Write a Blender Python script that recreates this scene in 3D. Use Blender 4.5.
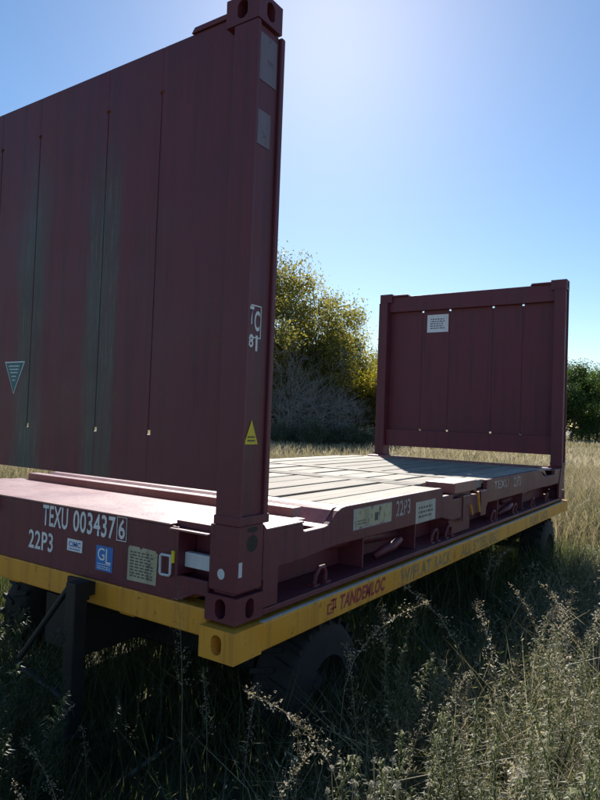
import bpy, math, random
import numpy as np
from mathutils import Vector, Matrix
random.seed(7); rng = np.random.default_rng(11)
for o in list(bpy.data.objects): bpy.data.objects.remove(o)
S = bpy.context.scene; C = S.collection
GZ = 0.85                                   # height of the container's underside above the ground

# ---------------------------------------------------------------- camera, sky, sun, exposure
CAM = np.array([1.6176, -1.9857, 0.8351 + GZ]); YAW, PITCH, ROLL, FPX = -0.595787, 0.029262, 0.036294, 636.1
def axes():
    cy, sy, cp, sp = math.cos(YAW), math.sin(YAW), math.cos(PITCH), math.sin(PITCH)
    f = np.array([sy*cp, cy*cp, sp]); r0 = np.array([cy, -sy, 0]); u0 = np.cross(r0, f)
    return r0*math.cos(ROLL)+u0*math.sin(ROLL), -r0*math.sin(ROLL)+u0*math.cos(ROLL), f
RT, UP, FW = axes()
cam = bpy.data.objects.new('camera', bpy.data.cameras.new('camera')); C.objects.link(cam); S.camera = cam
cam.matrix_world = Matrix(((RT[0], UP[0], -FW[0], CAM[0]), (RT[1], UP[1], -FW[1], CAM[1]), (RT[2], UP[2], -FW[2], CAM[2]), (0, 0, 0, 1)))
cam.data.sensor_fit = 'VERTICAL'; cam.data.sensor_height = 36; cam.data.lens = FPX/800*36
cam.data.clip_start = .05; cam.data.clip_end = 6000
SUN_EL, SUN_AZ = math.radians(34.6), math.radians(-32.6)     # azimuth from +Y towards +X
w = bpy.data.worlds.new('World'); S.world = w; w.use_nodes = True
nt = w.node_tree; bg = nt.nodes['Background']; sky = nt.nodes.new('ShaderNodeTexSky'); sky.sky_type = 'NISHITA'
sky.sun_disc = False; sky.sun_elevation = SUN_EL; sky.sun_rotation = SUN_AZ
sky.air_density = 1.0; sky.dust_density = .24; sky.ozone_density = 1.8; sky.altitude = 100
hs = nt.nodes.new('ShaderNodeHueSaturation'); hs.inputs['Saturation'].default_value = 1.22; nt.links.new(sky.outputs[0], hs.inputs['Color'])
nt.links.new(hs.outputs[0], bg.inputs[0]); bg.inputs[1].default_value = .074
sl = bpy.data.lights.new('sun', 'SUN'); sl.energy = 5.0; sl.angle = math.radians(.53); sl.color = (1, .95, .87)
sun = bpy.data.objects.new('sun', sl); C.objects.link(sun)
sd = Vector((math.sin(SUN_AZ)*math.cos(SUN_EL), math.cos(SUN_AZ)*math.cos(SUN_EL), math.sin(SUN_EL)))
sun.rotation_euler = sd.to_track_quat('Z', 'Y').to_euler(); sun.location = sd*40
S.view_settings.view_transform = 'Standard'; S.view_settings.look = 'None'; S.view_settings.exposure = .86; S.view_settings.gamma = 1
S.view_settings.use_curve_mapping = False

# ---------------------------------------------------------------- materials
def new_mat(name):
    m = bpy.data.materials.new(name); m.use_nodes = True
    return m, m.node_tree, m.node_tree.nodes['Principled BSDF']
def N(t, kind, **kw):
    n = t.nodes.new(kind)
    for k, v in kw.items():
        if k in n.inputs: n.inputs[k].default_value = v
        else: setattr(n, k, v)
    return n
def noise(t, scale=(1, 1, 1), s=5, detail=6, rough=.6, coord='Object'):
    tc = N(t, 'ShaderNodeTexCoord'); mp = N(t, 'ShaderNodeMapping'); mp.inputs['Scale'].default_value = scale
    t.links.new(tc.outputs[coord], mp.inputs[0]); n = N(t, 'ShaderNodeTexNoise', Scale=s, Detail=detail, Roughness=rough)
    t.links.new(mp.outputs[0], n.inputs['Vector']); return n.outputs['Fac']
def ramp(t, fac, stops):
    r = N(t, 'ShaderNodeValToRGB'); e = r.color_ramp.elements
    while len(e) < len(stops): e.new(.5)
    for i, (p, c) in enumerate(stops): e[i].position = p; e[i].color = (*c, 1) if len(c) == 3 else c
    t.links.new(fac, r.inputs[0]); return r.outputs[0]
def mix(t, fac, a, b, mode='MIX'):
    m = N(t, 'ShaderNodeMix', data_type='RGBA', blend_type=mode)
    for i, v in ((0, fac), (6, a), (7, b)):
        if hasattr(v, 'is_linked') and not isinstance(v, (tuple, list, float)): t.links.new(v, m.inputs[i])
        else: m.inputs[i].default_value = v if i == 0 else (*v, 1)
    return m.outputs[2]
def math_(t, op, a, b=0.0, c=0.0):
    m = N(t, 'ShaderNodeMath', operation=op)
    for i, v in enumerate((a, b, c)):
        if isinstance(v, (int, float)): m.inputs[i].default_value = v
        else: t.links.new(v, m.inputs[i])
    return m.outputs[0]
def grey(v): return (v, v, v)
def bump(t, b, fac, strength=.2, dist=.01):
    n = N(t, 'ShaderNodeBump', Strength=strength, Distance=dist); t.links.new(fac, n.inputs['Height']); t.links.new(n.outputs[0], b.inputs['Normal'])

def paint(name, base, faded, dirt, rust=(.10, .045, .022), rough=.45, wear=.62, stains=None):
    m, t, b = new_mat(name)
    n1 = noise(t, s=2.2, detail=8); c = mix(t, ramp(t, n1, [(.35, grey(0)), (.75, grey(1))]), base, faded)
    st = noise(t, (9, 9, .5), s=1.6, detail=7, rough=.7); c = mix(t, ramp(t, st, [(.48, grey(0)), (.7, grey(.75))]), c, dirt)
    sc = noise(t, (2.2, 2.2, 40), s=3, detail=3); c = mix(t, ramp(t, sc, [(.70, grey(0)), (.78, grey(.35))]), c, faded)
    r1 = noise(t, s=17, detail=10, rough=.7); c = mix(t, ramp(t, r1, [(wear, grey(0)), (wear+.08, grey(.85))]), c, rust)
    if stains:
        tc = N(t, 'ShaderNodeTexCoord'); sp = N(t, 'ShaderNodeSeparateXYZ'); t.links.new(tc.outputs['Object'], sp.inputs[0])
        wob = noise(t, (1, 1, .35), s=6, detail=6); ns = noise(t, (14, 14, .8), s=1.5, detail=7)
        for xc, hw, z0, z1, amt in stains:
            d = math_(t, 'ABSOLUTE', math_(t, 'ADD', math_(t, 'SUBTRACT', sp.outputs[0], xc), math_(t, 'MULTIPLY', math_(t, 'SUBTRACT', wob, .5), .14)))
            f = ramp(t, math_(t, 'DIVIDE', d, hw), [(.3, grey(1)), (.62, grey(0))])
            a = math_(t, 'SMOOTHSTEP' if False else 'MULTIPLY', f, ramp(t, ns, [(.3, grey(.25)), (.6, grey(1))]))
            zz = ramp(t, math_(t, 'DIVIDE', math_(t, 'SUBTRACT', sp.outputs[2], z0), z1-z0), [(0, grey(1)), (.75, grey(.8)), (1, grey(0))])
            mk = math_(t, 'MULTIPLY', math_(t, 'MULTIPLY', a, zz), amt); c = mix(t, mk, c, (.062, .078, .067))
            sf = noise(t, (30, 30, 2.5), s=2, detail=9, rough=.75); sf2 = noise(t, (5, 5, 1.2), s=1.3, detail=3)
            c = mix(t, math_(t, 'MULTIPLY', math_(t, 'MULTIPLY', ramp(t, sf, [(.5, grey(0)), (.62, grey(1))]), ramp(t, sf2, [(.42, grey(0)), (.6, grey(.8))])), mk), c, (.17, .19, .17))
    t.links.new(c, b.inputs['Base Color'])
    t.links.new(ramp(t, n1, [(.3, grey(rough)), (.7, grey(min(1, rough+.2)))]), b.inputs['Roughness'])
    fine = noise(t, s=60, detail=4); dent = noise(t, s=3.5, detail=2, rough=.4); bump(t, b, math_(t, 'ADD', math_(t, 'MULTIPLY', dent, 2.2), math_(t, 'ADD', math_(t, 'MULTIPLY', n1, 1.0), math_(t, 'MULTIPLY', fine, .25))), .32, .012)
    return m
MAROON, MFADE, MDIRT = (.118, .018, .031), (.150, .034, .048), (.062, .020, .028)
M = {}
M['maroon'] = paint('maroon_paint', MAROON, MFADE, MDIRT, wear=.60)
M['panel'] = paint('maroon_wall_paint', MAROON, MFADE, MDIRT, wear=.60)
M['panel_stained'] = paint('stained_maroon_wall_paint', MAROON, MFADE, MDIRT, wear=.595, stains=[(-1.56, .26, .40, 2.3, 1.0), (-.97, .24, .40, 2.25, 1.0)])
M['deck_steel'] = paint('sunlit_maroon_paint', (.22, .082, .082), (.33, .185, .177), (.18, .06, .058), wear=.64, rough=.38)  # lighter maroon for top faces, with the sun's glare put into the colour
M['yellow'] = paint('yellow_paint', (.68, .285, .022), (.74, .34, .04), (.36, .155, .03), rust=(.11, .05, .02), wear=.59)
M['black_steel'] = paint('black_steel', (.006, .007, .009), (.011, .011, .013), (.014, .012, .010), wear=.66, rough=.5)
M['galv'] = paint('galvanised_steel', (.55, .57, .6), (.66, .67, .68), (.4, .4, .4), rust=(.3, .22, .16), wear=.7, rough=.35)
M['dusty_steel'] = paint('dusty_worn_steel', (.42, .40, .37), (.5, .48, .45), (.3, .25, .18), rust=(.3, .2, .1), wear=.62)
M['white'] = paint('white_lettering', (.72, .72, .74), (.8, .8, .8), (.5, .48, .48), rust=MAROON, wear=.60)
M['old_white'] = paint('faded_white_lettering', (.36, .34, .35), (.46, .44, .44), (.25, .2, .21), rust=MAROON, wear=.52)
M['sticker'] = paint('white_sticker', (.74, .75, .78), (.8, .8, .82), (.6, .6, .62), rust=(.4, .38, .36), wear=.68)
M['dim_sticker'] = paint('veiled_sticker', (.17, .13, .16), (.22, .18, .21), (.12, .08, .10), rust=(.12, .05, .06), wear=.58)  # dull purple grey: the veil of glare is put into the sticker colour
M['blue'] = paint('blue_sticker', (.025, .16, .5), (.04, .21, .56), (.03, .14, .4), rust=(.3, .35, .45), wear=.7)
M['teal'] = paint('teal_sticker', (.03, .13, .14), (.045, .16, .17), (.02, .09, .1), rust=(.1, .1, .1), wear=.7)
M['signal'] = paint('yellow_sticker', (.75, .56, .02), (.78, .6, .05), (.55, .42, .03), rust=(.3, .2, .05), wear=.7)
M['placard'] = paint('stained_placard', (.42, .38, .25), (.5, .46, .33), (.2, .17, .11), rust=(.12, .08, .05), wear=.55)
M['print'] = paint('dark_print', (.06, .06, .07), (.09, .09, .1), (.05, .05, .05), wear=.75)
M['red_print'] = paint('red_lettering', (.30, .025, .03), (.34, .05, .05), (.25, .03, .03), rust=(.5, .28, .05), wear=.64)
M['stencil'] = paint('stencil_grey', (.21, .16, .09), (.30, .20, .09), (.16, .12, .07), rust=(.62, .28, .03), wear=.50)
M['blue_print'] = paint('blue_lettering', (.03, .12, .42), (.05, .16, .46), (.03, .1, .35), wear=.75)

def wood():
    m, t, b = new_mat('weathered_deck_wood')
    oi = N(t, 'ShaderNodeObjectInfo'); g = noise(t, (30, 1.2, 30), s=2, detail=8); g2 = noise(t, s=3)
    c = ramp(t, g, [(.25, (.12, .098, .072)), (.5, (.30, .268, .222)), (.8, (.42, .388, .335))])
    c = mix(t, ramp(t, g2, [(.55, grey(0)), (.8, grey(.4))]), c, (.22, .18, .15))
    hv = N(t, 'ShaderNodeHueSaturation'); t.links.new(c, hv.inputs['Color'])
    t.links.new(math_(t, 'ADD', math_(t, 'MULTIPLY', oi.outputs['Random'], .5), .74), hv.inputs['Value'])
    t.links.new(hv.outputs[0], b.inputs['Base Color']); b.inputs['Roughness'].default_value = .8; b.inputs['Specular IOR Level'].default_value = .25
    bump(t, b, g, .35, .006); return m
M['wood'] = wood()
def rubber():
    m, t, b = new_mat('dusty_tyre_rubber'); n = noise(t, s=6)
    t.links.new(ramp(t, n, [(.35, (.008, .008, .009)), (.75, (.022, .02, .018))]), b.inputs['Base Color']); b.inputs['Roughness'].default_value = .8; return m
M['rubber'] = rubber()
def leafy(name, stops, trans=.4, rough=.5, spec=.4):
    m, t, b = new_mat(name)
    at = N(t, 'ShaderNodeAttribute', attribute_name='tone'); c = ramp(t, at.outputs['Fac'], stops)
    t.links.new(c, b.inputs['Base Color']); b.inputs['Roughness'].default_value = rough; b.inputs['Specular IOR Level'].default_value = spec
    tr = N(t, 'ShaderNodeBsdfTranslucent'); hv = N(t, 'ShaderNodeHueSaturation', Saturation=1.15, Value=1.25); t.links.new(c, hv.inputs['Color']); t.links.new(hv.outputs[0], tr.inputs[0])
    mx = N(t, 'ShaderNodeMixShader'); mx.inputs[0].default_value = trans
    t.links.new(b.outputs[0], mx.inputs[1]); t.links.new(tr.outputs[0], mx.inputs[2])
    t.links.new(mx.outputs[0], t.nodes['Material Output'].inputs[0]); return m
M['shade_weed'] = leafy('shade_darkened_weed', [(0, (.02, .035, .014)), (1, (.05, .07, .03))], .4)  # darker copy of the weed colours, with the trailer's shade put in
M['field'] = leafy('dry_field_grass', [(0, (.085, .095, .045)), (.3, (.17, .15, .08)), (.65, (.28, .235, .145)), (1, (.43, .38, .27))], .4)
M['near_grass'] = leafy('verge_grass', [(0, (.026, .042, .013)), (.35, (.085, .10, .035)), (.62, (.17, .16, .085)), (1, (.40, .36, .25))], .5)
M['weed'] = leafy('grey_green_weed', [(0, (.07, .09, .032)), (.6, (.18, .19, .10)), (1, (.32, .31, .20))], .55)
M['seed'] = leafy('dry_seed_head', [(0, (.22, .18, .11)), (.5, (.34, .29, .2)), (1, (.5, .46, .37))], .4)
M['bloom'] = leafy('dry_white_flower', [(0, (.30, .27, .19)), (1, (.50, .47, .38))], .4)
M['leaf_gold'] = leafy('yellowing_leaf', [(0, (.045, .055, .018)), (.4, (.14, .14, .035)), (.8, (.29, .25, .05)), (1, (.42, .34, .07))], .6)
M['leaf_olive'] = leafy('olive_leaf', [(0, (.035, .05, .018)), (.6, (.13, .13, .045)), (1, (.26, .22, .06))], .6)
M['leaf_green'] = leafy('dark_green_leaf', [(0, (.022, .042, .014)), (.6, (.06, .10, .026)), (1, (.13, .17, .045))], .5)
M['leaf_sage'] = leafy('sage_leaf', [(0, (.06, .075, .045)), (1, (.16, .165, .11))], .3)
def bark(name, a, b_):
    m, t, b = new_mat(name); n = noise(t, (6, 6, 1), s=4)
    t.links.new(ramp(t, n, [(.3, a), (.7, b_)]), b.inputs['Base Color']); b.inputs['Roughness'].default_value = .85; return m
M['bark'] = bark('grey_brown_bark', (.06, .048, .038), (.14, .12, .10))
M['twig'] = bark('bare_grey_twig', (.21, .19, .175), (.38, .35, .33))
M['dry_wood'] = bark('dry_branch', (.16, .13, .10), (.34, .30, .25))
def soil():
    m, t, b = new_mat('field_soil_and_thatch')
    n1 = noise(t, s=.35, detail=8, coord='Object'); n2 = noise(t, s=9, detail=8)
    c = mix(t, n1, (.105, .085, .05), (.20, .165, .10)); c = mix(t, ramp(t, n2, [(.4, grey(0)), (.7, grey(.8))]), c, (.075, .07, .035))
    t.links.new(c, b.inputs['Base Color']); b.inputs['Roughness'].default_value = .95; bump(t, b, n2, .6, .04); return m
M['soil'] = soil()

# ---------------------------------------------------------------- mesh helpers
class MB:
    def __init__(s): s.v = []; s.f = []; s.smooth = False
    def add(s, vs, fs):
        k = len(s.v); s.v += [tuple(p) for p in vs]; s.f += [tuple(i+k for i in f) for f in fs]; return s
    def box(s, x0, x1, y0, y1, z0, z1):
        x0, x1 = sorted((x0, x1)); y0, y1 = sorted((y0, y1)); z0, z1 = sorted((z0, z1))
        return s.add([(x, y, z) for z in (z0, z1) for y in (y0, y1) for x in (x0, x1)],
                     [(0, 2, 3, 1), (4, 5, 7, 6), (0, 1, 5, 4), (2, 6, 7, 3), (0, 4, 6, 2), (1, 3, 7, 5)])
    def prism(s, poly, ax, a0, a1):
        def P(p, a): return {'x': (a, p[0], p[1]), 'y': (p[0], a, p[1]), 'z': (p[0], p[1], a)}[ax]
        n = len(poly); vs = [P(p, a0) for p in poly]+[P(p, a1) for p in poly]
        ar = sum(poly[i][0]*poly[(i+1) % n][1]-poly[(i+1) % n][0]*poly[i][1] for i in range(n))
        flip = (ar > 0) == ((a1 > a0) == (ax != 'y'))
        fs = [tuple(range(n)), tuple(range(2*n-1, n-1, -1))]+[(i, i+n, (i+1) % n+n, (i+1) % n) for i in range(n)]
        if flip: fs = [f[::-1] for f in fs]
        return s.add(vs, fs)
    def tube(s, pts, r, n=8, cap=True):
        pts = [Vector(p) for p in pts]; r = r if isinstance(r, (list, tuple)) else [r]*len(pts); vs = []
        t0 = (pts[1]-pts[0]).normalized(); u = t0.orthogonal().normalized()
        for i, p in enumerate(pts):
            t = (pts[min(i+1, len(pts)-1)]-pts[max(i-1, 0)]).normalized(); u = (u-t*u.dot(t)).normalized(); q = t.cross(u)
            vs += [p+(u*math.cos(a)+q*math.sin(a))*r[i] for a in (2*math.pi*j/n for j in range(n))]
        fs = [(i*n+j, i*n+(j+1) % n, (i+1)*n+(j+1) % n, (i+1)*n+j) for i in range(len(pts)-1) for j in range(n)]
        if cap: fs += [tuple(range(n-1, -1, -1)), tuple((len(pts)-1)*n+j for j in range(n))]
        return s.add(vs, fs)
    def holed(s, o, u, v, wd, ht, hole, depth, n=20):
        """rectangular face wd x ht from o along u, v with a stadium hole (cx, cy, half_w, half_h); the hole's wall goes in by depth"""
        o, u, v = Vector(o), Vector(u), Vector(v); nrm = u.cross(v); cx, cy, hw, hh = hole; r = min(hw, hh)
        ring, rect = [], []
        for k in range(n):
            a = 2*math.pi*(k+.5)/n; ca, sa = math.cos(a), math.sin(a)
            ring.append((cx+(hw-r)*(1 if ca > 0 else -1)*(hw > hh)+r*ca, cy+(hh-r)*(1 if sa > 0 else -1)*(hh > hw)+r*sa))
            k1 = min(((wd-cx) if ca > 0 else cx)/max(abs(ca), 1e-6), ((ht-cy) if sa > 0 else cy)/max(abs(sa), 1e-6)); rect.append((cx+ca*k1, cy+sa*k1))
        P = lambda p, d=0: o+u*p[0]+v*p[1]-nrm*d
        vs = [P(p) for p in rect]+[P(p) for p in ring]+[P(p, depth) for p in ring]
        fs = [(k, (k+1) % n, n+(k+1) % n, n+k) for k in range(n)]+[(n+k, n+(k+1) % n, 2*n+(k+1) % n, 2*n+k) for k in range(n)]+[tuple(2*n+k for k in range(n))]
        s.add(vs, fs)
        for cxn, cyn in ((0, 0), (wd, 0), (wd, ht), (0, ht)):            # corner triangles
            ks = sorted(range(n), key=lambda k: (rect[k][0]-cxn)**2+(rect[k][1]-cyn)**2)
            xs = min((k for k in range(n) if abs(rect[k][0]-cxn) < 1e-6), key=lambda k: abs(rect[k][1]-cyn), default=None)
            ys = min((k for k in range(n) if abs(rect[k][1]-cyn) < 1e-6), key=lambda k: abs(rect[k][0]-cxn), default=None)
            if xs is not None and ys is not None and xs != ys:
                tri = [P((cxn, cyn)), P(rect[xs]), P(rect[ys])]
                if (tri[1]-tri[0]).cross(tri[2]-tri[0]).dot(nrm) < 0: tri = [tri[0], tri[2], tri[1]]
                s.add(tri, [(0, 1, 2)])
        return s
    def build(s, name, mat, parent=None, bevel=0, smooth=False):
        me = bpy.data.meshes.new(name); me.from_pydata(s.v, [], s.f); me.materials.append(M[mat] if isinstance(mat, str) else mat)
        if smooth: me.polygons.foreach_set('use_smooth', [True]*len(me.polygons))
        o = bpy.data.objects.new(name, me); C.objects.link(o); o.parent = parent
        if bevel:
            b = o.modifiers.new('bevel', 'BEVEL'); b.width = bevel; b.segments = 2; b.limit_method = 'ANGLE'; b.angle_limit = math.radians(40); b.harden_normals = False
        return o
def box(name, mat, parent, *a, bevel=.004): return MB().box(*a).build(name, mat, parent, bevel)
def empty(name, loc=(0, 0, 0), rz=0, parent=None):
    o = bpy.data.objects.new(name, None); C.objects.link(o); o.location = loc; o.rotation_euler = (0, 0, rz); o.parent = parent; o.empty_display_size = .2; return o
def tag(o, label=None, cat=None, group=None, kind=None):
    for k, v in (('label', label), ('category', cat), ('group', group), ('kind', kind)):
        if v: o[k] = v
    return o
def copy_tree(o, parent=None):
    c = o.copy(); C.objects.link(c); c.parent = parent
    for ch in list(o.children): copy_tree(ch, c)
    return c
def text_mesh(body, bold=.0, xs=1.0, space=1.0):
    cu = bpy.data.curves.new('lettering', 'FONT'); cu.body = body; cu.size = 1; cu.offset = bold; cu.space_character = space; cu.resolution_u = 3
    ob = bpy.data.objects.new('lettering', cu); me = bpy.data.meshes.new_from_object(ob)
    bpy.data.objects.remove(ob); bpy.data.curves.remove(cu); return me
def lettering(body, mat, parent, o, u, v, width, height, bold=.0, space=1.05, name='lettering', shear=0):
    """print the words in a rectangle that starts at o and runs along u (width) and v (height)"""
    me = text_mesh(body, bold, space=space); co = np.array([x.co[:] for x in me.vertices]); lo, hi = co.min(0), co.max(0)
    q = (co-lo)/np.maximum(hi-lo, 1e-6); o, u, v = (np.array(x, float) for x in (o, u, v))
    qx = q[:, 0]+shear*(q[:, 1]-.5)
    P = o+np.outer(qx*width, u)+np.outer(q[:, 1]*height, v); me.vertices.foreach_set('co', P.ravel())
    me.materials.clear(); me.materials.append(M[mat]); me.update(); me.name = name
    ob = bpy.data.objects.new(name, me); C.objects.link(ob); ob.parent = parent; return ob
XN, XP, YP, ZP = (-1, 0, 0), (1, 0, 0), (0, 1, 0), (0, 0, 1)

# ---------------------------------------------------------------- ground
def ground():
    k = [-3000, -600, -150, -40]+list(np.linspace(-20, 30, 26))+[60, 150, 600, 3000]
    vs = [(x, y, .03*math.sin(x*.9+1)*math.cos(y*.7) if abs(x) < 35 and abs(y) < 35 else 0) for y in k for x in k]; n = len(k)
    fs = [(j*n+i, j*n+i+1, (j+1)*n+i+1, (j+1)*n+i) for j in range(n-1) for i in range(n-1)]
    tag(MB().add(vs, fs).build('ground', 'soil', smooth=True), 'flat dry field of soil and thatch under the grass', 'ground', kind='structure')
ground()

# ---------------------------------------------------------------- the flat rack container (local coordinates: x = 0 is the side by the path, y = 0 the near end, z = 0 the underside)
W, L, H = 2.438, 6.058, 2.591
rack = empty('flat_rack_container', (0, 0, GZ))
tag(rack, 'maroon steel flat rack shipping container with two upright end walls and planked floor', 'container')
def casting(name, mat, parent, x0, x1, y0, y1, z0, z1, sx, sy, d=.09, side=True):
    """corner casting with an oval hole in its outer x face (side sx) and outer y face (side sy)"""
    m = MB(); wx, wy, h = x1-x0, y1-y0, z1-z0
    if sy < 0: m.holed((x0, y0, z0), XP, ZP, wx, h, (wx*.5, h*.5, .028, .040), d)
    else: m.holed((x1, y1, z0), XN, ZP, wx, h, (wx*.5, h*.5, .028, .040), d)
    if not side: m.add([(x1 if sx > 0 else x0, y0, z0), (x1 if sx > 0 else x0, y1, z0), (x1 if sx > 0 else x0, y1, z1), (x1 if sx > 0 else x0, y0, z1)], [(0, 1, 2, 3)])
    elif sx > 0: m.holed((x1, y0, z0), YP, ZP, wy, h, (wy*.5, h*.5, .028, .040), d)
    else: m.holed((x0, y1, z0), (0, -1, 0), ZP, wy, h, (wy*.5, h*.5, .028, .040), d)
    xo, yo = (x0 if sx > 0 else x1), (y1 if sy < 0 else y0)
    m.add([(xo, y0, z0), (xo, y1, z0), (xo, y1, z1), (xo, y0, z1)], [(0, 1, 2, 3)])
    m.add([(x0, yo, z0), (x1, yo, z0), (x1, yo, z1), (x0, yo, z1)], [(0, 1, 2, 3)])
    for z in (z0, z1): m.add([(x0, y0, z), (x1, y0, z), (x1, y1, z), (x0, y1, z)], [(0, 1, 2, 3)])
    return m.build(name, mat, parent)

def end_wall(stained):
    """outer face at y = 0 looking to -y, x from -W to 0"""
    wall = empty('end_wall', parent=rack); pm = 'panel_stained' if stained else 'panel'
    box('top_rail', pm, wall, -W+.13, -.13, .0625, .125, 2.345, 2.55, bevel=.003)
    box('bottom_rail', pm, wall, -W+.13, -.13, .0625, .125, .515, .735, bevel=.003)
    seams = [-.13, -.60, -.98, -1.55, -1.92, -W+.13]
    for i in range(5):                                                  # thin sheets, notched where the open weld holes are
        g0, g1 = (.004 if i else 0), (.004 if i < 4 else 0); x0, x1 = seams[i+1]+g1, seams[i]-g0; c0, c1 = (.010 if i < 4 else 0), (.010 if i else 0); pl = [(x0, .516)]
        for za, zb in ((.737, .757), (2.325, 2.343)):
            if c0: pl += [(x0, za), (x0+c0, za), (x0+c0, zb), (x0, zb)]
        pl += [(x0, 2.549), (x1, 2.549)]
        for za, zb in ((2.325, 2.343), (.737, .757)):
            if c1: pl += [(x1, zb), (x1-c1, zb), (x1-c1, za), (x1, za)]
        pl += [(x1, .516)]
        MB().prism(pl, 'y', .05, .062).build('panel', pm, wall, .0015)
    for sm in seams[1:-1]:
        box('seam_strip', pm, wall, sm-.0038, sm+.0038, .0532, .0575, .758, 2.324, bevel=0)
        for za, zb in ((.5165, .7365), (2.344, 2.5485)): box('seam_cover', pm, wall, sm-.0038, sm+.0038, .0512, .0615, za, zb, bevel=0)
    for sx in (1, -1):                                                  # posts: open channel section
        X = (lambda a: -a) if sx > 0 else (lambda a: -W+a)
        p = MB(); p.box(X(.001), X(.129), 0, .022, .395, 2.47); p.box(X(.001), X(.129), .165, .192, .395, 2.47); p.box(X(.016), X(.129), .0215, .1655, .395, 2.47)
        po = p.build('corner_post', 'maroon', wall, .005)
        box('hinge_collar', 'maroon', wall, X(-.003), X(.134), -.004, .197, .392, .43)
        casting('top_corner_casting', 'maroon', wall, min(X(0), X(.176)), max(X(0), X(.176)), 0, .162, 2.473, H, sx, -1)
        g = MB().prism([(X(.13), 2.551), (X(.42), 2.551), (X(.40), 2.575), (X(.178), 2.575)], 'y', .04, .15); g.build('corner_gusset', 'maroon', wall, .003)
    return wall
near_wall = end_wall(True); far_wall = end_wall(False)
far_wall.location = (-W, L, 0); far_wall.rotation_euler = (0, 0, math.pi)
near_wall['label'] = 'near end wall with dull green stain streaks'; far_wall['label'] = 'far end wall with a white sticker near its top'
def print_rows(parent, mat, o, u, v, width, height, rows, nrm):
    """rows of short printed dashes standing for text too small to read"""
    o, u, v, nrm = (np.array(x, float) for x in (o, u, v, nrm)); m = MB(); rr = random.Random(3)
    for i in range(rows):
        y = height*(1-(i+.75)/rows); x = 0
        while x < width*.93:
            ln = rr.uniform(.06, .2)*width; e = min(x+ln, width); a = o+u*x+v*y; b = o+u*e+v*y; c_ = v*height/rows*.45
            m.add([a, b, b+c_, a+c_], [(0, 1, 2, 3)]); x = e+width*.05
    return m.build('small_print', mat, parent)
# stickers on the near wall
def plate(name, mat, parent, o, u, v, width, height, th=.002, poly=None):
    o, u, v = (Vector(x) for x in (o, u, v)); n = u.cross(v); poly = poly or [(0, 0), (1, 0), (1, 1), (0, 1)]; k = len(poly)
    vs = [o+u*p[0]*width+v*p[1]*height+n*d for d in (0, th) for p in poly]
    return MB().add(vs, [tuple(range(k, 2*k)), tuple(range(k-1, -1, -1))]+[(i, (i+1) % k, (i+1) % k+k, i+k) for i in range(k)]).build(name, mat, parent)
TRI_D, TRI_U = [(.5, 0), (1, 1), (0, 1)], [(0, 0), (1, 0), (.5, 1)]
plate('triangle_border', 'sticker', near_wall, (-1.785, .0499, .915), XP, ZP, .19, .18, .0015, TRI_D)
plate('triangle_sticker', 'teal', near_wall, (-1.775, .0484, .923), XP, ZP, .17, .166, .0015, TRI_D)
for i, (wd, z) in enumerate(((.105, 1.063), (.09, 1.045), (.075, 1.027), (.045, 1.006), (.03, .985))):
    print_rows(near_wall, 'sticker', (-1.69-wd/2, .0465, z), XP, ZP, wd, .014, 1, (0, -1, 0))
plate('warning_triangle', 'signal', near_wall, (.0005, .028, .722), YP, ZP, .09, .10, .0015, TRI_U).location = (-.0155, 0, 0)
print_rows(near_wall, 'print', (-.0125, .048, .73), YP, ZP, .05, .03, 2, XP)
plate('sticker', 'dim_sticker', near_wall, (-.0155, .036, 1.965), YP, ZP, .085, .145)
plate('sticker', 'dim_sticker', near_wall, (-.0155, .036, 2.235), YP, ZP, .115, .20)
lettering('T', 'white', near_wall, (-.0145, .034, 1.215), YP, ZP, .028, .075, .02)
lettering('C', 'white', near_wall, (-.0145, .066, 1.19), YP, ZP, .035, .085, .02)
lettering('8', 'white', near_wall, (-.0145, .034, 1.12), YP, ZP, .030, .055, .02)
lettering('1', 'white', near_wall, (-.0145, .078, 1.108), YP, ZP, .014, .065, .02)
fr = MB(); fr.box(-.0150, -.0135, .04, .11, 1.292, 1.297); fr.box(-.0150, -.0135, .105, .11, 1.165, 1.292); fr.box(-.0150, -.0135, .04, .11, 1.16, 1.165); fr.build('letter_frame', 'white', near_wall)
# sticker on the inner face of the far wall (local y = .125)
plate('sticker', 'sticker', far_wall, (-.665, .0623, 2.05), XN, ZP, .295, .235)
print_rows(far_wall, 'print', (-.71, .0646, 2.09), XN, ZP, .20, .15, 5, YP).location = (0, 0, 0)

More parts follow.
